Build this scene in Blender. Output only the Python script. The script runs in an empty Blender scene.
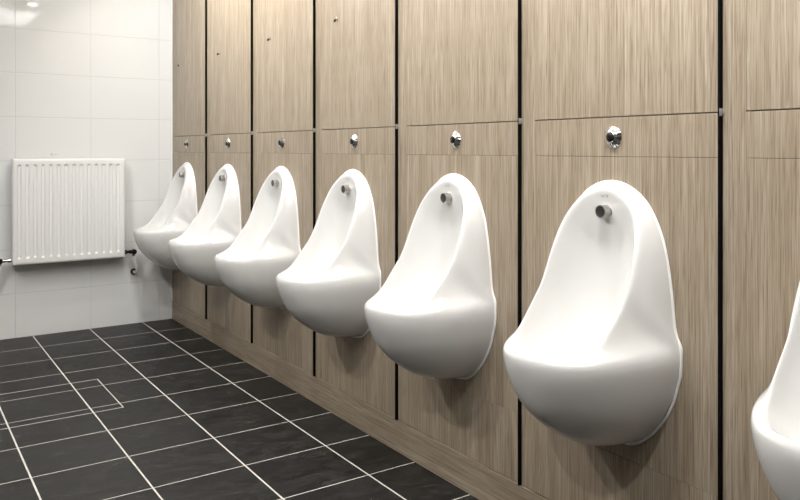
import bpy, bmesh, math, random
from math import sin, cos, pi, radians
from mathutils import Vector, Matrix
random.seed(7)
sc = bpy.context.scene
col = sc.collection

# ------------------------------------------------------------ dimensions (metres)
WX = 1.50      # face of the panelled wall
LY = 4.80      # tiled end wall
LX = -1.35     # left wall
BY = -1.60     # wall behind the camera
H = 2.42       # ceiling
CAM_H = 1.0665

# ------------------------------------------------------------ helpers
def link(name, me, mats=(), parent=None, loc=(0, 0, 0)):
    o = bpy.data.objects.new(name, me)
    for m in (mats if isinstance(mats, (list, tuple)) else [mats]):
        me.materials.append(m)
    o.location = loc
    if parent: o.parent = parent
    col.objects.link(o)
    return o

def empty(name, loc=(0, 0, 0)):
    o = bpy.data.objects.new(name, None)
    o.empty_display_size = 0.05
    o.location = loc
    col.objects.link(o)
    return o

def tag(o, label=None, cat=None, group=None, kind=None):
    if label: o['label'] = label
    if cat: o['category'] = cat
    if group: o['group'] = group
    if kind: o['kind'] = kind
    return o

def bm_box(bm, x0, x1, y0, y1, z0, z1, bev=0.0, seg=2):
    g = bmesh.ops.create_cube(bm, size=1.0)
    vs = g['verts']
    for v in vs:
        v.co = Vector((x0 + (v.co.x + .5) * (x1 - x0), y0 + (v.co.y + .5) * (y1 - y0), z0 + (v.co.z + .5) * (z1 - z0)))
    if bev > 0:
        es = list({e for v in vs for e in v.link_edges})
        bmesh.ops.bevel(bm, geom=es, offset=bev, segments=seg, affect='EDGES', profile=.5)

def bm_lathe(bm, prof, origin, axis, n=32, flute=None):
    """prof: list of (distance along axis, radius)"""
    ax = Vector(axis).normalized()
    up = Vector((0, 0, 1)) if abs(ax.z) < .9 else Vector((1, 0, 0))
    u = ax.cross(up).normalized(); w = ax.cross(u).normalized()
    o = Vector(origin)
    rings = []
    for k, (t, r) in enumerate(prof):
        if r < 1e-6:
            rings.append([bm.verts.new(o + ax * t)])
        else:
            ring = []
            for i in range(n):
                a = 2 * pi * i / n
                rr = r * (flute(k, a) if flute else 1)
                ring.append(bm.verts.new(o + ax * t + (u * cos(a) + w * sin(a)) * rr))
            rings.append(ring)
    for a, b in zip(rings[:-1], rings[1:]):
        for i in range(n):
            j = (i + 1) % n
            if len(a) == 1 and len(b) == 1: continue
            if len(a) == 1: bm.faces.new((a[0], b[i], b[j]))
            elif len(b) == 1: bm.faces.new((a[i], b[0], a[j]))
            else: bm.faces.new((a[i], b[i], b[j], a[j]))

def catmull(P, n):
    out = []
    Q = [P[0] * 2 - P[1]] + P + [P[-1] * 2 - P[-2]]
    for i in range(1, len(Q) - 2):
        p0, p1, p2, p3 = Q[i - 1], Q[i], Q[i + 1], Q[i + 2]
        for k in range(n):
            t = k / n
            out.append(.5 * ((2 * p1) + (p2 - p0) * t + (2 * p0 - 5 * p1 + 4 * p2 - p3) * t * t + (3 * p1 - p0 - 3 * p2 + p3) * t ** 3))
    out.append(P[-1].copy())
    return out

def bm_tube(bm, pts, r, n=12, closed=False):
    pts = [Vector(p) for p in pts]
    N = len(pts)
    rings = []
    prev = None
    for i, p in enumerate(pts):
        if closed: d = pts[(i + 1) % N] - pts[i - 1]
        else: d = pts[min(i + 1, N - 1)] - pts[max(i - 1, 0)]
        d.normalize()
        if prev is None:
            up = Vector((0, 0, 1)) if abs(d.z) < .9 else Vector((1, 0, 0))
            u = d.cross(up).normalized()
        else:
            u = (prev - d * prev.dot(d)).normalized()
        prev = u
        w = d.cross(u)
        rings.append([bm.verts.new(p + (u * cos(2 * pi * k / n) + w * sin(2 * pi * k / n)) * r) for k in range(n)])
    for i in range(N if closed else N - 1):
        a, b = rings[i], rings[(i + 1) % N]
        for k in range(n):
            j = (k + 1) % n
            bm.faces.new((a[k], a[j], b[j], b[k]))
    if not closed:
        bm.faces.new(rings[0]); bm.faces.new(rings[-1])

def finish(bm, name, smooth=True, angle=35):
    bmesh.ops.recalc_face_normals(bm, faces=bm.faces[:])
    me = bpy.data.meshes.new(name)
    bm.to_mesh(me); bm.free()
    if smooth:
        for p in me.polygons: p.use_smooth = True
        try: me.set_sharp_from_angle(angle=radians(angle))
        except Exception: pass
    return me

# ------------------------------------------------------------ materials
def mat(name):
    m = bpy.data.materials.new(name); m.use_nodes = True
    nt = m.node_tree
    return m, nt, nt.nodes['Principled BSDF']

def plain(name, c, rough=.5, metal=0., coat=0., bump=None):
    m, nt, b = mat(name)
    b.inputs['Base Color'].default_value = (*c, 1)
    b.inputs['Roughness'].default_value = rough
    b.inputs['Metallic'].default_value = metal
    b.inputs['Coat Weight'].default_value = coat
    b.inputs['Coat Roughness'].default_value = .04
    n = nt.nodes.new('ShaderNodeTexNoise'); n.inputs['Scale'].default_value = bump[0] if bump else 40
    tc = nt.nodes.new('ShaderNodeTexCoord'); nt.links.new(tc.outputs['Object'], n.inputs['Vector'])
    bp = nt.nodes.new('ShaderNodeBump'); bp.inputs['Strength'].default_value = bump[1] if bump else .01
    bp.inputs['Distance'].default_value = .002
    nt.links.new(n.outputs['Fac'], bp.inputs['Height']); nt.links.new(bp.outputs['Normal'], b.inputs['Normal'])
    return m

def math_node(nt, op, a, b=None, c=None):
    n = nt.nodes.new('ShaderNodeMath'); n.operation = op
    for i, v in enumerate((a, b, c)):
        if v is None: continue
        if isinstance(v, (int, float)): n.inputs[i].default_value = v
        else: nt.links.new(v, n.inputs[i])
    return n.outputs[0]

def mixc(nt, fac, a, b, mode='MIX'):
    n = nt.nodes.new('ShaderNodeMix'); n.data_type = 'RGBA'; n.blend_type = mode
    for idx, v in ((0, fac), (6, a), (7, b)):
        if isinstance(v, (int, float)): n.inputs[idx].default_value = v
        elif isinstance(v, tuple): n.inputs[idx].default_value = (*v, 1)
        else: nt.links.new(v, n.inputs[idx])
    return n.outputs[2]

def wood(name, horizontal=False):
    m, nt, b = mat(name)
    tc = nt.nodes.new('ShaderNodeTexCoord')
    geo = nt.nodes.new('ShaderNodeNewGeometry')
    sep = nt.nodes.new('ShaderNodeSeparateXYZ'); nt.links.new(geo.outputs['Position'], sep.inputs[0])
    oi = nt.nodes.new('ShaderNodeObjectInfo')
    off = math_node(nt, 'MULTIPLY', oi.outputs['Random'], 37.0)
    X, Y, Z = sep.outputs
    if horizontal: Y, Z = Z, Y
    def noise(sy, sz, detail, add=0., dist=0.):
        cb = nt.nodes.new('ShaderNodeCombineXYZ')
        nt.links.new(math_node(nt, 'MULTIPLY', Y, sy), cb.inputs[0])
        nt.links.new(math_node(nt, 'MULTIPLY', Z, sz), cb.inputs[1])
        nt.links.new(math_node(nt, 'ADD', off, add), cb.inputs[2])
        n = nt.nodes.new('ShaderNodeTexNoise'); n.inputs['Scale'].default_value = 1
        n.inputs['Detail'].default_value = detail; n.inputs['Roughness'].default_value = .55
        n.inputs['Distortion'].default_value = dist
        nt.links.new(cb.outputs[0], n.inputs['Vector'])
        return n.outputs['Fac']
    n1 = noise(270, 3.5, 3)            # narrow veneer lines
    n2 = noise(520, 11.0, 2, 5.)        # pores
    n3 = noise(26, .9, 2., 9.)           # broad strips
    n4 = noise(3.0, .8, 2., 13.)
    def ramp(x, lo, hi):
        r = nt.nodes.new('ShaderNodeMapRange'); r.inputs['From Min'].default_value = lo; r.inputs['From Max'].default_value = hi
        nt.links.new(x, r.inputs['Value']); return r.outputs[0]
    base = mixc(nt, ramp(n3, .3, .7), (.345, .281, .206), (.45, .38, .293))
    c = mixc(nt, ramp(n1, .30, .58), (.25, .19, .125), base)
    c = mixc(nt, math_node(nt, 'MULTIPLY', ramp(n1, .60, .80), .55), c, (.56, .49, .39))
    pores = math_node(nt, 'MULTIPLY', ramp(n2, .50, .30), .62)
    c = mixc(nt, pores, c, (.12, .082, .048))
    c = mixc(nt, math_node(nt, 'MULTIPLY', ramp(n4, .35, .65), .10), c, (.25, .20, .14))
    nt.links.new(c, b.inputs['Base Color'])
    b.inputs['Roughness'].default_value = .42
    b.inputs['Specular IOR Level'].default_value = .5
    bp = nt.nodes.new('ShaderNodeBump'); bp.inputs['Strength'].default_value = .18; bp.inputs['Distance'].default_value = .0006
    nt.links.new(n1, bp.inputs['Height']); nt.links.new(bp.outputs['Normal'], b.inputs['Normal'])
    return m

def tile_wall(name, swap=False):
    """glossy white ceramic, 403 x 250 mm"""
    m, nt, b = mat(name)
    geo = nt.nodes.new('ShaderNodeNewGeometry')
    sep = nt.nodes.new('ShaderNodeSeparateXYZ'); nt.links.new(geo.outputs['Position'], sep.inputs[0])
    A = sep.outputs[1] if swap else sep.outputs[0]
    def joint(x, off, period, hw):
        t = math_node(nt, 'ADD', x, -off + period * 50.5)
        t = math_node(nt, 'MODULO', t, period)
        t = math_node(nt, 'ABSOLUTE', math_node(nt, 'SUBTRACT', t, period * .5))
        r = nt.nodes.new('ShaderNodeMapRange'); r.inputs['From Min'].default_value = hw; r.inputs['From Max'].default_value = hw * 2.4
        r.inputs['To Min'].default_value = 1; r.inputs['To Max'].default_value = 0
        nt.links.new(t, r.inputs['Value']); return r.outputs[0]
    jv = joint(A, .609, .4033, .0009)
    jh = joint(sep.outputs[2], .0, .25, .0011)
    j = math_node(nt, 'MAXIMUM', jv, jh)
    nz = nt.nodes.new('ShaderNodeTexNoise'); nz.inputs['Scale'].default_value = 3
    nt.links.new(geo.outputs['Position'], nz.inputs['Vector'])
    base = mixc(nt, nz.outputs['Fac'], (.745, .75, .74), (.78, .785, .775))
    nt.links.new(mixc(nt, math_node(nt, 'MULTIPLY', j, .6), base, (.50, .50, .49)), b.inputs['Base Color'])
    b.inputs['Roughness'].default_value = .12
    nt.links.new(math_node(nt, 'ADD', math_node(nt, 'MULTIPLY', j, .5), .035), b.inputs['Roughness'])
    nz2 = nt.nodes.new('ShaderNodeTexNoise'); nz2.inputs['Scale'].default_value = 4.5; nz2.inputs['Detail'].default_value = 1
    nt.links.new(geo.outputs['Position'], nz2.inputs['Vector'])
    hgt = math_node(nt, 'SUBTRACT', math_node(nt, 'MULTIPLY', nz2.outputs['Fac'], .9), j)
    bp = nt.nodes.new('ShaderNodeBump'); bp.inputs['Strength'].default_value = .5; bp.inputs['Distance'].default_value = .0012
    nt.links.new(hgt, bp.inputs['Height']); nt.links.new(bp.outputs['Normal'], b.inputs['Normal'])
    return m

FLOOR_X0, FLOOR_DX = .392, .3072
FLOOR_Y0, FLOOR_DY = LY + .0067, .2965
def floor_tiles(name):
    m, nt, b = mat(name)
    geo = nt.nodes.new('ShaderNodeNewGeometry')
    sep = nt.nodes.new('ShaderNodeSeparateXYZ'); nt.links.new(geo.outputs['Position'], sep.inputs[0])
    def cellj(x, off, period, hw):
        t0 = math_node(nt, 'DIVIDE', math_node(nt, 'ADD', x, -off + period * 50), period)
        idx = math_node(nt, 'FLOOR', t0)
        fr = math_node(nt, 'FRACT', t0)
        d = math_node(nt, 'MULTIPLY', math_node(nt, 'MINIMUM', fr, math_node(nt, 'SUBTRACT', 1, fr)), period)
        r = nt.nodes.new('ShaderNodeMapRange'); r.inputs['From Min'].default_value = hw * .8; r.inputs['From Max'].default_value = hw * 1.3
        r.inputs['To Min'].default_value = 1; r.inputs['To Max'].default_value = 0
        nt.links.new(d, r.inputs['Value']); return idx, r.outputs[0]
    ix, jx = cellj(sep.outputs[0], FLOOR_X0, FLOOR_DX, .0027)  # lengthwise joints drawn wider to take in the glare along them
    iy, jy = cellj(sep.outputs[1], FLOOR_Y0, FLOOR_DY, .0019)
    j = math_node(nt, 'MAXIMUM', jx, jy)
    cb = nt.nodes.new('ShaderNodeCombineXYZ'); nt.links.new(ix, cb.inputs[0]); nt.links.new(iy, cb.inputs[1])
    wn = nt.nodes.new('ShaderNodeTexWhiteNoise'); nt.links.new(cb.outputs[0], wn.inputs['Vector'])
    # slate clouding, shifted per tile
    sc_ = nt.nodes.new('ShaderNodeVectorMath'); sc_.operation = 'SCALE'; sc_.inputs['Scale'].default_value = 9
    nt.links.new(wn.outputs['Color'], sc_.inputs[0])
    ad = nt.nodes.new('ShaderNodeVectorMath'); nt.links.new(geo.outputs['Position'], ad.inputs[0]); nt.links.new(sc_.outputs[0], ad.inputs[1])
    mp = nt.nodes.new('ShaderNodeMapping'); mp.inputs['Scale'].default_value = (9, 17, 5); mp.inputs['Rotation'].default_value = (0, 0, .35)
    nt.links.new(ad.outputs[0], mp.inputs['Vector'])
    nz = nt.nodes.new('ShaderNodeTexNoise'); nz.inputs['Scale'].default_value = 1; nz.inputs['Detail'].default_value = 7
    nz.inputs['Roughness'].default_value = .62; nz.inputs['Distortion'].default_value = .9
    nt.links.new(mp.outputs[0], nz.inputs['Vector'])
    r = nt.nodes.new('ShaderNodeMapRange'); r.inputs['From Min'].default_value = .36; r.inputs['From Max'].default_value = .72
    nt.links.new(nz.outputs['Fac'], r.inputs['Value'])
    c = mixc(nt, r.outputs[0], (.004, .0038, .0035), (.030, .029, .027))
    # chalky scuffs
    mp2 = nt.nodes.new('ShaderNodeMapping'); mp2.inputs['Scale'].default_value = (16, 40, 5); mp2.inputs['Rotation'].default_value = (0, 0, .5)
    nt.links.new(ad.outputs[0], mp2.inputs['Vector'])
    n2 = nt.nodes.new('ShaderNodeTexNoise'); n2.inputs['Scale'].default_value = 1; n2.inputs['Detail'].default_value = 8; n2.inputs['Roughness'].default_value = .68; n2.inputs['Distortion'].default_value = 1.2
    nt.links.new(mp2.outputs[0], n2.inputs['Vector'])
    r2 = nt.nodes.new('ShaderNodeMapRange'); r2.inputs['From Min'].default_value = .58; r2.inputs['From Max'].default_value = .80
    nt.links.new(n2.outputs['Fac'], r2.inputs['Value'])
    c = mixc(nt, math_node(nt, 'MULTIPLY', r2.outputs[0], .55), c, (.15, .148, .14))
    c = mixc(nt, math_node(nt, 'MULTIPLY', wn.outputs['Value'], .25), c, (.030, .029, .028))
    c = mixc(nt, j, c, (.62, .60, .55))
    nt.links.new(c, b.inputs['Base Color'])
    rr = math_node(nt, 'ADD', math_node(nt, 'MULTIPLY', nz.outputs['Fac'], .25), .32)
    nt.links.new(math_node(nt, 'MAXIMUM', rr, math_node(nt, 'MULTIPLY', j, .8)), b.inputs['Roughness'])
    b.inputs['Specular IOR Level'].default_value = .35
    b.inputs['Specular IOR Level'].default_value = .22
    h = math_node(nt, 'SUBTRACT', nz.outputs['Fac'], math_node(nt, 'MULTIPLY', j, 1.0))
    bp = nt.nodes.new('ShaderNodeBump'); bp.inputs['Strength'].default_value = .35; bp.inputs['Distance'].default_value = .002
    nt.links.new(h, bp.inputs['Height']); nt.links.new(bp.outputs['Normal'], b.inputs['Normal'])
    return m

def emit(name, c, s):
    m, nt, b = mat(name)
    b.inputs['Base Color'].default_value = (.9, .9, .9, 1)
    b.inputs['Emission Color'].default_value = (*c, 1)
    b.inputs['Emission Strength'].default_value = s
    return m

M = dict(
    wood=wood('wood_veneer'), wood_h=wood('wood_veneer_horizontal', True),
    tile=tile_wall('white_wall_tile'), tile_side=tile_wall('white_wall_tile_side', True), floor=floor_tiles('slate_floor_tile'),
    paint=plain('ceiling_paint', (.60, .60, .58), .8), side=plain('side_wall_paint', (.13, .12, .11), .7),
    china=plain('vitreous_china', (.72, .715, .70), .08, bump=(3, .01)),
    sealant=plain('white_sealant', (.93, .93, .91), .35),
    chrome=plain('chrome', (.72, .72, .72), .12, 1.), steel=plain('brushed_steel', (.50, .48, .45), .28, 1.),
    alu=plain('satin_aluminium', (.30, .29, .27), .4),
    black=plain('black_plastic', (.008, .008, .008), .25), dark=plain('dark_void', (.006, .005, .004), .9), strip=plain('black_divider_strip', (.004, .004, .004), .6),
    inlet=plain('dark_steel_face', (.11, .105, .10), .35, .8),
    enamel=plain('radiator_enamel', (.81, .81, .795), .28, bump=(60, .02)),
    pipe=plain('white_pipe', (.75, .75, .72), .3), brass=plain('dark_brass', (.07, .03, .02), .4, .6),
    trimw=plain('white_trim', (.80, .82, .82), .25), ink=plain('grey_print', (.22, .22, .22), .6),
    cover=plain('cover_edge_metal', (.62, .60, .56), .5, .2),
    lightframe=plain('light_frame', (.85, .85, .85), .4),
    glow=emit('light_diffuser', (1., .985, .96), 7.3), spot=emit('downlight_lamp', (1., .985, .96), 710), spot_dim=emit('downlight_lamp_dim', (1., .985, .96), 1080), spot_fill=emit('fill_lamp_end', (1., .985, .96), 420), spot_soft=emit('downlight_lamp_soft', (1., .985, .96), 60),
)

for k in ('dark', 'strip'): M[k].node_tree.nodes['Principled BSDF'].inputs['Specular IOR Level'].default_value = .05
# ------------------------------------------------------------ room shell
def struct_box(name, mt, *a, bev=0.):
    bm = bmesh.new(); bm_box(bm, *a, bev=bev)
    return tag(link(name, finish(bm, name, False), mt), kind='structure')
T = .12
BACK = WX + .035
struct_box('floor', M['floor'], LX - T, BACK + T, BY - T, LY + T, -T, 0)
struct_box('ceiling', M['paint'], LX - T, BACK + T, BY - T, LY + T, H, H + T)
struct_box('wall_end', M['tile'], LX - T, BACK + T, LY, LY + T, 0, H)
struct_box('wall_left', M['side'], LX - T, LX, BY, LY, 0, H)
struct_box('wall_back', M['side'], LX - T, BACK + T, BY - T, BY, 0, H)
struct_box('wall_right', M['dark'], BACK, BACK + T, BY, LY, 0, H)
struct_box('wall_side', M['wood'], WX, BACK, BY, .334 - .0024, .1128, H)
struct_box('baseboard_right', M['wood_h'], WX - .0025, BACK, BY, LY, 0, .1105, bev=.0012)
struct_box('trim_1', M['trimw'], WX - .013, WX - .001, LY - .006, LY, .112, H, bev=.001)

# ------------------------------------------------------------ panelled wall: stiles, upper and lower access panels
GAPS = [.334, .9855, 1.6150, 2.246, 2.870, 3.530, 4.177]     # centre of each dark vertical gap
GW, FIN = .0024, .0105                                                  # half gap
S1, S2, S3, PB, PT = 1.1465, 1.048, .311, .1128, H
bay_names = ['nearest bay, cut by the right edge of the photo', 'second bay, behind the largest whole urinal', 'third bay from the right',
             'fourth bay from the right', 'fourth bay from the tiled end wall', 'third bay from the tiled end wall', 'second bay from the tiled end wall',
             'farthest bay against the tiled end wall']
bays = [(-.32, GAPS[0])] + [(GAPS[i], GAPS[i + 1]) for i in range(6)] + [(GAPS[6], None)]
SW = .055
def board(name, y0, y1, z0, z1, mt, parent=None, bev=.0010):
    bm = bmesh.new(); bm_box(bm, WX, WX + .019, y0, y1, z0, z1, bev=bev, seg=1)
    return link(name, finish(bm, name, False), mt, parent)
for i, (a, b) in enumerate(bays[1:]):
    if i == 0 and False: continue
    y0 = a + GW
    y1 = (b - GW) if b is not None else LY - .0005
    last = b is None
    ys = y1 if last else y1 - SW
    nm = ['the urinal cut off at the right edge', 'the largest whole urinal', 'the second largest whole urinal',
          'the fourth urinal from the left', 'the third urinal from the left', 'the second urinal from the left', 'the farthest urinal'][i]
    if not last:
        s = board('panel_stile', ys + .0003, y1, PB, PT, M['wood'])
        tag(s, 'narrow full-height veneer strip left of ' + nm, 'wall panel', 'veneer strips between the bays')
    up = board('upper_wall_panel', y0, ys, S1 + .0012, PT, M['wood'])
    tag(up, 'tall upper wood-veneer panel above ' + nm, 'wall panel', 'upper veneer panels')
    low = empty('lower_wall_panel', (WX, (y0 + ys) / 2, PB))
    tag(low, 'lower wood-veneer panel directly behind ' + nm, 'wall panel', 'lower veneer panels')
    for (z0, z1, pn) in ((S2 + .0005, S1 - .0012, 'sensor_board'), (S3 + .0005, S2 - .0005, 'main_board'), (PB, S3 - .0005, 'base_board')):
        c = board(pn, y0, ys, z0, z1, M['wood'], low, bev=.0006)
        c.data.transform(Matrix.Translation(-low.location))
for i, g in enumerate(GAPS):
    struct_box('trim_%d' % (i + 2), M['strip'], WX - FIN, BACK, g - GW, g + GW, PB, H, bev=.0006)
# little hinge clips in the gaps
clipwords = ['to the right of the largest whole urinal', 'to the right of the second largest whole urinal', 'to the right of the fourth urinal from the left',
             'to the right of the third urinal from the left', 'to the right of the second urinal from the left', 'to the right of the farthest urinal']
for i, g in enumerate(GAPS[1:]):
    bm = bmesh.new()
    bm_box(bm, WX - FIN - .001, WX - .0005, g - GW - .0012, g - GW + .0003, S1 - .0085, S1 + .0085, bev=.0008)
    bm_box(bm, WX - .0018, WX + .0002, g - GW - .0050, g - GW - .0005, S1 - .0060, S1 + .0060, bev=.0006)
    o = link('panel_clip', finish(bm, 'panel_clip'), M['alu'])
    tag(o, 'small metal clip in the gap ' + clipwords[i], 'clip', 'panel clips in the wall gaps')

# ------------------------------------------------------------ urinal geometry (local: x = along the wall, e = out from wall, z)
CREST = [(0, .298, .601), (.035, .295, .601), (.065, .282, .601), (.090, .259, .602), (.107, .236, .605), (.118, .214, .614), (.124, .193, .632), (.127, .176, .655),
         (.129, .159, .682), (.131, .142, .710), (.131, .126, .740), (.130, .110, .772), (.128, .098, .805), (.125, .087, .835), (.120, .075, .865),
         (.114, .063, .895), (.100, .050, .922), (.079, .039, .945), (.052, .031, .961), (.025, .027, .970), (0, .026, .973)]
def interp(tab, x):
    if x <= tab[0][0]: return tab[0][1]
    for (a, b), (c, d) in zip(tab[:-1], tab[1:]):
        if x <= c: return b + (d - b) * (x - a) / (c - a)
    return tab[-1][1]
WALLW = [(.60, .199), (.612, .199), (.622, .196), (.635, .189), (.655, .183), (.68, .180), (.727, .175), (.776, .168), (.814, .161), (.857, .150), (.90, .131),
         (.935, .108), (.959, .082), (.974, .056), (.9835, .028), (.9865, 0)]
WN, EPR = .199, .309
ZC, ZB = .584, .343
G_TAB = [(0, 1.), (.07, 1.0), (.15, .99), (.275, .947), (.40, .905), (.525, .835), (.65, .74), (.769, .62), (.85, .515), (.906, .43), (.953, .32), (.985, .19), (1., .0)]

def build_urinal_mesh():
    K = 60                       # columns on the half loop, bottom/tip -> top
    P = catmull([Vector(p) for p in CREST], 8)
    L = [0]
    for a, b in zip(P[:-1], P[1:]): L.append(L[-1] + (b - a).length)
    tot = L[-1]
    def crest(s):
        s *= tot
        for i in range(len(L) - 1):
            if s <= L[i + 1] + 1e-9:
                return P[i].lerp(P[i + 1], (s - L[i]) / max(1e-9, L[i + 1] - L[i]))
        return P[-1].copy()
    us = .50                     # crest share that maps to the rim crease (the rest maps to the wall outline)
    # wall outline upper part as polyline with arclength
    WP = [Vector((w, 0, z)) for z, w in WALLW]
    WPc = catmull(WP, 6)
    WL = [0]
    for a, b in zip(WPc[:-1], WPc[1:]): WL.append(WL[-1] + (b - a).length)
    def wallp(s):
        s *= WL[-1]
        for i in range(len(WL) - 1):
            if s <= WL[i + 1] + 1e-9:
                return WPc[i].lerp(WPc[i + 1], (s - WL[i]) / max(1e-9, WL[i + 1] - WL[i]))
        return WPc[-1].copy()
    def crease(phi):             # phi 0 = tip, pi/2 = wall corner
        n = 2.15
        cx = abs(sin(phi)) ** (2 / n) * WN
        ey = abs(cos(phi)) ** (2 / n) * EPR
        return Vector((cx, ey, ZC + .022 * sin(phi) ** 2.5))
    KB = int(K * us)
    half = []                    # per column: list of points wall/bottom -> ... -> slit
    NB, NO, NI = 20, 10, 16
    back = [Vector(p) for p in [(0, .205, .520), (0, .145, .500), (0, .090, .510), (0, .052, .560), (0, .028, .640), (0, .016, .72), (0, .012, .79), (0, .013, .84), (0, .020, .885), (0, .022, .91), (0, .0225, .938), (0, .023, .953)]]
    BK = catmull(back, 8)
    BL = [0]
    for a, b in zip(BK[:-1], BK[1:]): BL.append(BL[-1] + (b - a).length)
    def backp(s):
        s = min(max(s, 0), 1) * BL[-1]
        for i in range(len(BL) - 1):
            if s <= BL[i + 1] + 1e-9:
                return BK[i].lerp(BK[i + 1], (s - BL[i]) / max(1e-9, BL[i + 1] - BL[i]))
        return BK[-1].copy()
    for k in range(K + 1):
        u = k / K
        C = crest(u)
        colm = []
        if k <= KB:
            phi = (k / KB) ** 1.0 * pi / 2
            D = crease(phi)
            low = []
            for j in range(NB):
                t = j / NB       # 0 bottom -> 1 crease
                tz = 1 - (1 - cos(pi * .5 * (1 - t)))  # dense near the bottom
                tz = 1 - t
                tz = sin(pi / 2 * tz) if False else tz ** .75
                g = interp(G_TAB, tz)
                z = ZC - (ZC - ZB) * tz
                low.append(Vector((D.x * g, D.y * g, z + (D.z - ZC) * (1 - tz))))
            colm += low
        else:
            s = ((k - KB) / (K - KB)) ** 1.15
            D = wallp(s)
        # outer surface D -> C
        a = min(1, max(0, k / KB)) if k <= KB else 1 - (k - KB) / (K - KB)
        if k <= KB:
            q = D.lerp(C, .55)
            q.z += .010 * (1 - a) - .030 * a * (C.z - D.z) / .08
            q.y = D.y * .45 + C.y * .55 - .0 * a
            # flare: hug the arm, then sweep out to the rim
            q.x = D.x + (C.x - D.x) * (.50 + .22 * a)
        else:
            q = Vector((D.x * .72 + C.x * .28 + .006 * min(1, D.x / .06), C.y * .66, D.z * .5 + C.z * .5))
            if a < .35: q.z += .006 * (1 - a / .35)
            fl = max(0, (a - .72) / .28)      # lower part of the side face flares into the rim
            q.x -= .016 * fl; q.y -= .010 * fl
        for j in range(NO):
            t = j / NO
            colm.append(D * (1 - t) ** 2 + q * 2 * t * (1 - t) + C * t * t)
        # cavity C -> spine
        B = backp(u ** 1.0)
        rim_in = C.copy()
        for j in range(NI + 1):
            t = j / NI
            # x follows a cosine, depth a steep drop then a flat back
            th = t * pi / 2
            xs = cos(th)
            xs = math.copysign(abs(xs) ** .80, xs)
            dz = sin(th) ** 1.25
            p = Vector((C.x * xs, C.y + (B.y - C.y) * dz, C.z + (B.z - C.z) * dz))
            colm.append(p)
        half.append(colm)
    bm = bmesh.new()
    cols = []
    def mk(colm, sgn):
        return [bm.verts.new((sgn * p.x, p.y, p.z)) for p in colm]
    R = [mk(c, 1) for c in half]
    Lf = [mk(c, -1) for c in half]
    row_total = NO + NI + 1
    def quads(A, Bc):
        n = min(len(A), len(Bc))
        a = A[-n:]; b = Bc[-n:]
        for i in range(n - 1):
            try: bm.faces.new((a[i], a[i + 1], b[i + 1], b[i]))
            except Exception: pass
    for S in (R, Lf):
        for k in range(K): quads(S[k], S[k + 1])
    bmesh.ops.remove_doubles(bm, verts=bm.verts[:], dist=.00012)
    # soften crest and crease
    def pin(v): return v.co.y < .0009
    for it in range(30):
        new = {}
        for v in bm.verts:
            if pin(v) or v.is_boundary: continue
            wt = 1.0 if it < 5 else max(0., min(1., (v.co.z - .66) / .22)) * max(0., min(1., (v.co.y - .012) / .015))
            if wt <= 0: continue
            acc = Vector(); n = 0
            for e in v.link_edges:
                acc += e.other_vert(v).co; n += 1
            new[v] = v.co.lerp(acc / n, .5 * wt)
        for v, c in new.items(): v.co = c
    # clay thickness: close the back with a plate on the wall
    for v in bm.verts:
        if v.co.y < .0009: v.co.y = .0005
    bmesh.ops.recalc_face_normals(bm, faces=bm.faces[:])
    # to world-like local axes: local x = -e (out of the wall is -X), local y = along wall
    for v in bm.verts: v.co = Vector((-v.co.y, v.co.x, v.co.z))
    bmesh.ops.recalc_face_normals(bm, faces=bm.faces[:])
    me = bpy.data.meshes.new('urinal_body')
    bm.to_mesh(me); bm.free()
    for p in me.polygons: p.use_smooth = True
    return me

def outline(scale=1.0):
    top = catmull([Vector((w, 0, z)) for z, w in WALLW], 4)
    low = []
    for j in range(24, 0, -1):
        tz = (j / 24)
        low.append(Vector((WN * interp(G_TAB, tz), 0, ZC - (ZC - ZB) * tz)))
    right = low + top                       # bottom -> top
    left = [Vector((-p.x, 0, p.z)) for p in reversed(right[1:-1])]
    return right + left

def make_urinal(yc, label, group):
    root = empty('urinal', (WX, yc, ZB))
    tag(root, label, 'urinal', group)
    def part(name, me, mt, loc=(0, 0, -ZB), par=None):
        return link(name, me, mt, par or root, loc)
    body = part('bowl', build_urinal_mesh(), M['china'])
    pts = [Vector((-.0015, p.x, p.z)) for p in outline()]
    bm = bmesh.new(); bm_tube(bm, pts, .0036, 8, closed=True)
    part('sealant_bead', finish(bm, 'sealant_bead'), M['sealant'])['label'] = 'white sealant line where the bowl meets the wall'
    # spreader
    bm = bmesh.new()
    bm_lathe(bm, [(-.006, 0), (-.006, .0180), (.002, .0180), (.0035, .0163), (.0230, .0163), (.0245, .0158), (.0245, .0140)], (-.020, 0, .9135), (-1, 0, 0), 32)
    sp = part('spreader', finish(bm, 'spreader'), M['steel']); sp['label'] = 'round steel water spreader'
    bm = bmesh.new()
    bm_lathe(bm, [(.0225, 0), (.0225, .0146), (.0243, .0146), (.0243, .0130), (.0236, .0120), (.0236, .0), ], (-.020, 0, .9135), (-1, 0, 0), 28)
    f = part('spreader_face', finish(bm, 'spreader_face'), M['inlet'], (0, 0, 0), sp)
    # tiny printed mark at the crown
    bm = bmesh.new()
    def stroke(a, b, w=.0012):
        a = Vector(a); b = Vector(b); d = (b - a).normalized(); n = Vector((-d.y, d.x))
        q = [a + n * w * .5, b + n * w * .5, b - n * w * .5, a - n * w * .5]
        vs = [bm.verts.new((-PRX(p.y) - .0006, -p.x, p.y)) for p in q]
        bm.faces.new(vs)
    def PRX(z): return .0 if False else MARK_E(z)
    z0 = .951
    stroke((-.017, z0 + .004), (-.008, z0 - .003)); stroke((-.008, z0 - .003), (-.003, z0 + .004)); stroke((-.017, z0 + .004), (-.0175, z0 - .002), .0008)
    stroke((.001, z0 + .004), (.006, z0 - .003)); stroke((.006, z0 - .003), (.0075, z0 + .004))
    part('printed_mark', finish(bm, 'printed_mark', False), M['ink'])['label'] = 'tiny grey maker mark printed at the crown'
    return root

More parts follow.
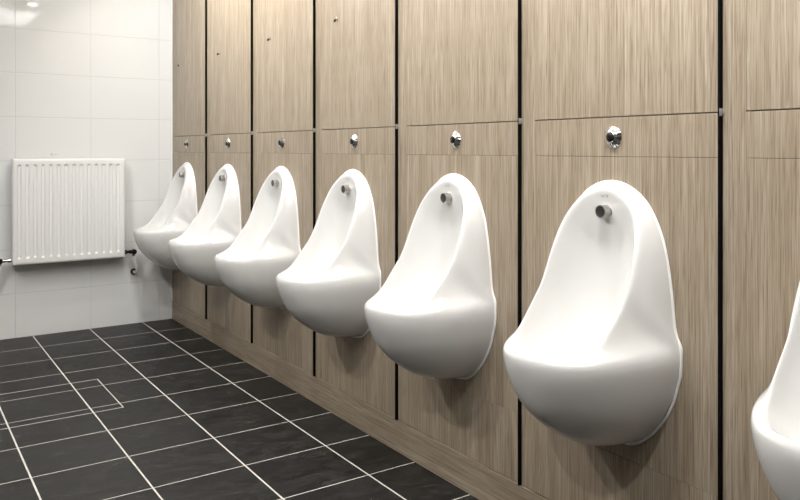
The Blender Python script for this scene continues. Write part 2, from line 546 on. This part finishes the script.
_dep = None
def MARK_E(z):
    """depth of the china front at the centre line, at height z"""
    return interp(DEPTAB, z)
_tmp = build_urinal_mesh()
DEPTAB = sorted([(v.co.z, -v.co.x) for v in _tmp.vertices if abs(v.co.y) < 1e-4 and v.co.z > .85 and v.co.x > -.1])
# keep only the front (largest e) per height bin
_b = {}
for z, e in DEPTAB:
    k = round(z, 3); _b[k] = (z, e) if k not in _b else _b[k]
DEPTAB = sorted(v for v in _b.values() if v[0] < .967)
bpy.data.meshes.remove(_tmp)

UY = [1.285, 1.922, 2.556, 3.200, 3.858, 4.516, .640]
ulab = ['largest whole white urinal, nearest the camera in the row', 'second largest whole white urinal, fifth from the tiled end wall',
        'white urinal in the middle of the row, fourth from the tiled end wall', 'white urinal third from the tiled end wall',
        'white urinal second from the tiled end wall', 'farthest white urinal, next to the tiled wall and radiator pipe',
        'white urinal cut off by the right edge of the photo']
ug = 'white urinals along the veneer wall'
proto = make_urinal(UY[0], ulab[0], ug)
def copy_tree(o, parent=None):
    c = o.copy(); col.objects.link(c)
    if parent: c.parent = parent
    for ch in list(o.children): copy_tree(ch, c)
    return c
for y, l in zip(UY[1:], ulab[1:]):
    c = copy_tree(proto); c.location = (WX, y, ZB); c['label'] = l

# ------------------------------------------------------------ flush sensors above the urinals
def make_sensor(y, label):
    root = empty('flush_sensor', (WX, y, 1.0965))
    tag(root, label, 'flush sensor', 'chrome flush sensors above the urinals')
    bm = bmesh.new()
    fl = lambda k, a: 1 + (.035 if k in (3, 4, 5) else 0) * cos(a * 14)  # ripples shaped into the bezel stand in for streaky reflections
    bm_lathe(bm, [(-.002, 0), (-.002, .0270), (.0020, .0270), (.0032, .0255), (.0075, .0210), (.0105, .0165), (.0125, .0128), (.0133, .0122), (.0133, .0)], (0, 0, 0), (-1, 0, 0), 84, fl)
    link('bezel', finish(bm, 'bezel', angle=50), M['chrome'], root)
    bm = bmesh.new()
    bm_lathe(bm, [(.0125, 0), (.0125, .0112), (.0145, .0112), (.0156, .0095), (.0160, 0)], (0, 0, 0), (-1, 0, 0), 32)
    link('sensor_lens', finish(bm, 'sensor_lens'), M['black'], root)['label'] = 'black round lens'
    return root
SY = [1.281, 1.914, 2.546, 3.195, 3.850, 4.519]
spr = make_sensor(SY[0], 'x')
swords = ['above the largest whole urinal', 'above the second largest whole urinal', 'above the fourth urinal from the left', 'above the third urinal from the left',
          'above the second urinal from the left', 'above the farthest urinal']
for i, y in enumerate(SY):
    s = spr if i == 0 else copy_tree(spr)
    s.location = (WX, y, 1.0965)
    s['label'] = 'chrome flush sensor with black lens ' + swords[i]

# ------------------------------------------------------------ panel locks high on the upper panels
def make_lock(y):
    root = empty('panel_lock', (WX, y, 1.585))
    bm = bmesh.new()
    bm_lathe(bm, [(-.002, 0), (-.002, .0085), (.002, .0085), (.003, .0068), (.0065, .006), (.0075, .0045), (.0075, 0)], (0, 0, 0), (-1, 0, 0), 24)
    link('lock_barrel', finish(bm, 'lock_barrel'), M['chrome'], root)
    bm = bmesh.new()
    bm_box(bm, -.0085, -.0070, -.0012, .0012, -.0045, .0045, bev=.0004)
    bm_box(bm, -.0150, -.0078, -.0022, .0022, -.0105, -.0010, bev=.001)
    link('key_tab', finish(bm, 'key_tab'), M['black'], root)
    return root
lk = make_lock(2.683)
lw = ['fourth urinal from the left', 'third urinal from the left', 'second urinal from the left', 'farthest urinal']
for i, y in enumerate([2.683, 3.326, 3.981, 4.651]):
    o = lk if i == 0 else copy_tree(lk)
    o.location = (WX, y, 1.585)
    tag(o, 'tiny metal panel lock high on the upper panel above the ' + lw[i], 'lock', 'locks on the upper panels')

# ------------------------------------------------------------ radiator on the end wall
RX0, RX1, RZ0, RZ1, RYF, RYB = .581, 1.181, .425, 1.012, LY - .115, LY - .030
rad = empty('radiator', (RX0, RYB, RZ0))
tag(rad, 'white panel radiator with vertical grooves on the tiled end wall', 'radiator')
def rp(name, bm, mt, par=None, **k):
    me = finish(bm, name, **k); me.transform(Matrix.Translation(-rad.location))
    return link(name, me, mt, par or rad)
bm = bmesh.new()
nf, pitch = 14, .0406
xc = [.6135 + pitch * i for i in range(nf)]
xs = [RX0 + .004, RX0 + .012]
for c in xc: xs += [c + d for d in (-.0125, -.0105, -.008, -.0055, -.003, 0, .003, .0055, .008, .0105, .0125)]
xs += [RX1 - .012, RX1 - .004]
gz0, gz1 = RZ0 + .034, RZ1 - .031
zs = [RZ0 + .004, RZ0 + .016] + [gz0 + d for d in (-.004, -.001, .002, .005, .009, .014)] + [gz0 + (gz1 - gz0) * t for t in (.2, .4, .6, .8)] + [gz1 - d for d in (.014, .009, .005, .002, -.001, -.004)] + [RZ1 - .014, RZ1 - .004]
def sm(t): t = max(0, min(1, t)); return t * t * (3 - 2 * t)
def groove(x, z):
    d = 0
    for c in xc:
        ax = abs(x - c)
        if ax > .0135: continue
        r = .0105
        if z < gz0 + r: dd = math.hypot(ax, gz0 + r - z)
        elif z > gz1 - r: dd = math.hypot(ax, z - gz1 + r)
        else: dd = ax
        d = max(d, sm((.0112 - dd) / .0055))
    return d * .0090
grid = [[bm.verts.new((x, RYF + groove(x, z), z)) for z in zs] for x in xs]
for i in range(len(xs) - 1):
    for j in range(len(zs) - 1):
        bm.faces.new((grid[i][j], grid[i + 1][j], grid[i + 1][j + 1], grid[i][j + 1]))
# folded edge back from the front sheet
for ring, dy in (((RX0, RX1, RZ0, RZ1), .004),): pass
be = [e for e in bm.edges if e.is_boundary]
g = bmesh.ops.extrude_edge_only(bm, edges=be)
cx, cz = (RX0 + RX1) / 2, (RZ0 + RZ1) / 2
nv = [v for v in g['geom'] if isinstance(v, bmesh.types.BMVert)]
for v in nv:
    v.co.y = RYF + .004
    v.co.x += math.copysign(.004, v.co.x - cx) if abs(abs(v.co.x - cx) - (RX1 - RX0) / 2) < .006 else 0
    v.co.z += math.copysign(.004, v.co.z - cz) if abs(abs(v.co.z - cz) - (RZ1 - RZ0) / 2) < .006 else 0
be = [e for e in bm.edges if e.is_boundary]
g = bmesh.ops.extrude_edge_only(bm, edges=be)
for v in g['geom']:
    if isinstance(v, bmesh.types.BMVert): v.co.y = RYF + .014
rp('front_panel', bm, M['enamel'], angle=60)
bm = bmesh.new(); bm_box(bm, RX0 + .008, RX1 - .008, RYB - .012, RYB, RZ0 + .012, RZ1 - .012, bev=.004); rp('rear_panel', bm, M['enamel'])
for x0 in (RX0 + .002, RX1 - .005):
    bm = bmesh.new(); bm_box(bm, x0, x0 + .003, RYF + .0145, RYB + .002, RZ0 + .006, RZ1 + .001, bev=.001); rp('side_cover', bm, M['enamel'])
bm = bmesh.new()
for k in range(22):
    xa = RX0 + .010 + k * .0265
    bm_box(bm, xa, xa + .008, RYF + .024, RYB - .006, RZ1 - .002, RZ1 + .0005)
bm_box(bm, RX0 + .006, RX1 - .006, RYF + .0145, RYF + .024, RZ1 - .003, RZ1 + .001)
bm_box(bm, RX0 + .006, RX1 - .006, RYB - .006, RYB + .002, RZ1 - .003, RZ1 + .001)
rp('top_grille', bm, M['enamel'], smooth=False)
bm = bmesh.new()
for k in range(18):
    xa = RX0 + .016 + k * .0325
    bm_box(bm, xa, xa + .016, RYF + .018, RYB - .013, RZ0 + .03, RZ1 - .03)
rp('convector_fins', bm, M['enamel'], smooth=False)
for x in (RX0 + .10, RX1 - .10):
    bm = bmesh.new(); bm_box(bm, x - .02, x + .02, RYB, LY - .0005, RZ0 + .04, RZ1 - .04, bev=.003); rp('bracket', bm, M['enamel'])
bm = bmesh.new(); bm_lathe(bm, [(0, 0), (0, .011), (.012, .011), (.014, .009), (.014, 0)], (RX1 - .003, LY - .055, .872), (1, 0, 0), 20)
rp('bleed_plug', bm, M['enamel'])
def valve(sx, xe, mt, drop_x):
    """sx: direction away from the radiator; xe: radiator edge"""
    yv, zv = LY - .075, .450
    bm = bmesh.new()
    bm_lathe(bm, [(0, .008), (.012, .008), (.012, .0125), (.026, .0125), (.026, .0085), (.040, .0085), (.040, .011), (.052, .011), (.054, .009), (.054, 0)],
             (xe - sx * .006, yv, zv), (sx, 0, 0), 20)
    v = rp('valve', bm, mt)
    xv = xe + sx * .060
    bm = bmesh.new()
    bm_lathe(bm, [(-.016, 0), (-.016, .011), (-.012, .0155), (.008, .0155), (.012, .0125), (.012, 0)], (xv, yv - .008, zv), (0, -1, 0), 24)
    rp('valve_cap', bm, M['black'], v)
    bm = bmesh.new()
    bm_lathe(bm, [(0, 0), (0, .0115), (.018, .0115), (.018, .009), (.026, .009), (.026, 0)], (xv, yv, zv), (0, 0, -1), 20)
    rp('pipe_nut', bm, M['chrome'], v)
    wx = xv + sx * .016
    pts = catmull([Vector(p) for p in [(xv, yv, zv - .02), (xv + sx * .001, yv, zv - .045), (xv + sx * .010, yv, zv - .075), (xv + sx * .020, yv + .002, zv - .104),
                                       (xv + sx * .024, yv + .010, zv - .122), (xv + sx * .022, yv + .028, zv - .131), (xv + sx * .020, yv + .055, zv - .132), (xv + sx * .020, LY - .003, zv - .132)]], 5)
    bm = bmesh.new(); bm_tube(bm, pts, .0088, 14); rp('pipe', bm, M['pipe'])
    bm = bmesh.new(); bm_lathe(bm, [(0, 0), (0, .020), (.004, .020), (.008, .015), (.012, .0135), (.012, .0)], (xv + sx * .020, LY - .0005, zv - .132), (0, -1, 0), 24)
    rp('pipe_rosette', bm, M['brass'])['label'] = 'dark pipe rosette on the tiles'
valve(1, RX1, M['black'], 0)
valve(-1, RX0, M['chrome'], 0)
# small print on the tiles above the radiator
bm = bmesh.new()
bm_box(bm, .792, .8025, LY - .0005, LY + .0008, 1.031, 1.043)
for k in range(4): bm_box(bm, .806 + k * .0065, .8105 + k * .0065, LY - .0004, LY + .0008, 1.0345, 1.0385)
tag(link('printed_sticker', finish(bm, 'printed_sticker', False), plain('pale_grey_print', (.52, .52, .50), .6)), 'tiny grey printed mark on the white tiles just above the radiator', 'sticker')

# ------------------------------------------------------------ recessed floor access cover
bm = bmesh.new()
fx0, fx1, fy0, fy1, w = .215, .818, 3.262, 3.732, .0042
for a in ((fx0, fx1, fy0, fy0 + w), (fx0, fx1, fy1 - w, fy1), (fx0, fx0 + w, fy0 + w, fy1 - w), (fx1 - w, fx1, fy0 + w, fy1 - w)):
    bm_box(bm, *a, -.004, .0006)
cov = link('floor_access_cover', finish(bm, 'floor_access_cover', False), M['cover'])
tag(cov, 'rectangular tiled access cover with a thin pale metal edge set in the dark floor', 'floor cover')

# ------------------------------------------------------------ ceiling lights
def panel_light(x, y, label):
    root = empty('ceiling_light', (x, y, H)); tag(root, label, 'ceiling light', None)
    bm = bmesh.new(); s = .298; q = .55
    for a in ((-s, s, -q, -q + .018), (-s, s, q - .018, q), (-s, -s + .018, -q + .018, q - .018), (s - .018, s, -q + .018, q - .018)):
        bm_box(bm, *a, -.010, 0, bev=.001)
    link('frame', finish(bm, 'frame', False), M['lightframe'], root)
    bm = bmesh.new(); bm_box(bm, -s + .018, s - .018, -q + .018, q - .018, -.007, -.001)
    link('diffuser', finish(bm, 'diffuser', False), M['glow'], root)
def downlight(x, y, label, mt):
    root = empty('downlight', (x, y, H)); tag(root, label, 'ceiling light', 'round downlights')
    bm = bmesh.new(); bm_lathe(bm, [(0, .070), (.004, .070), (.006, .065), (.004, .050), (.0005, .046)], (0, 0, 0), (0, 0, -1), 32)
    link('rim', finish(bm, 'rim'), M['lightframe'], root)
    bm = bmesh.new(); bm_lathe(bm, [(.001, 0), (.001, .046), (.003, .046), (.003, 0)], (0, 0, 0), (0, 0, -1), 32)
    link('lamp', finish(bm, 'lamp'), mt, root)
def spotlight(x, y, label, mt, tilt=52, turn=0):
    root = empty('ceiling_spotlight', (x, y, H)); tag(root, label, 'ceiling light', 'tilted ceiling spotlights'); root.rotation_euler = (0, 0, radians(turn))
    bm = bmesh.new(); bm_lathe(bm, [(-.001, 0), (-.001, .045), (.012, .045), (.014, .012), (.060, .012), (.060, 0)], (0, 0, 0), (0, 0, -1), 28)
    link('mount', finish(bm, 'mount'), M['lightframe'], root)
    ax = Vector((sin(radians(tilt)), 0, -cos(radians(tilt)))); o = Vector((0, 0, -.075)) - ax * .04
    bm = bmesh.new(); bm_lathe(bm, [(0, 0), (0, .050), (.074, .054), (.076, .052), (.076, .049), (.070, .047), (.070, 0)], o, ax, 32)
    link('head', finish(bm, 'head'), M['lightframe'], root)
    bm = bmesh.new(); bm_lathe(bm, [(.0705, 0), (.0705, .046), (.0725, .046), (.0725, 0)], o, ax, 32)
    link('lamp', finish(bm, 'lamp'), mt, root)
panel_light(.99, .87, 'large rectangular flat ceiling light above the near end of the urinal row')
for x, w2 in ((1.14, 'closer to the urinals'), (.94, 'farther from the urinals')):
    downlight(x, 1.75, 'small round downlight beside the rectangular ceiling light, ' + w2, M['spot_soft'])
for y, w2 in ((-.05, 'nearest the camera'), (1.05, 'second from the camera'), (2.15, 'third from the camera'), (3.10, 'fourth from the camera'), (3.85, 'nearest the tiled end wall')):
    spotlight(.90, y, 'small tilted ceiling spotlight above the urinals, ' + w2, M['spot'])  # unseen lamps, heads tilted at the wall to brighten the upper panels
spotlight(.20, 3.30, 'unseen fill spotlight added to brighten the radiator wall', M['spot_fill'], 50, 90)  # added lamp out of view, lifts the tiled end wall
for y, w2 in ((.65, 'nearest the camera'), (1.90, 'in the middle'), (2.60, 'nearest the tiled end wall')):
    downlight(-.60, y, 'small round downlight on the side away from the urinals, ' + w2, M['spot_dim'])

# ------------------------------------------------------------ world, camera, view
wd = bpy.data.worlds.new('world'); sc.world = wd; wd.use_nodes = True
wd.node_tree.nodes['Background'].inputs[0].default_value = (.03, .03, .03, 1)
F_PX, HY, TH = 765.4, 149.27, .59184
cam = bpy.data.cameras.new('camera'); co = bpy.data.objects.new('camera', cam); col.objects.link(co)
cam.sensor_fit = 'HORIZONTAL'; cam.sensor_width = 36; cam.lens = 36 * F_PX / 800
cam.shift_y = -(250 - HY) / 800
cam.clip_start = .02
co.location = (0, 0, CAM_H); co.rotation_euler = (pi / 2, 0, -TH)
sc.camera = co
sc.view_settings.view_transform = 'Standard'; sc.view_settings.look = 'None'
sc.view_settings.exposure = 0.0; sc.view_settings.gamma = 1; sc.view_settings.use_curve_mapping = False
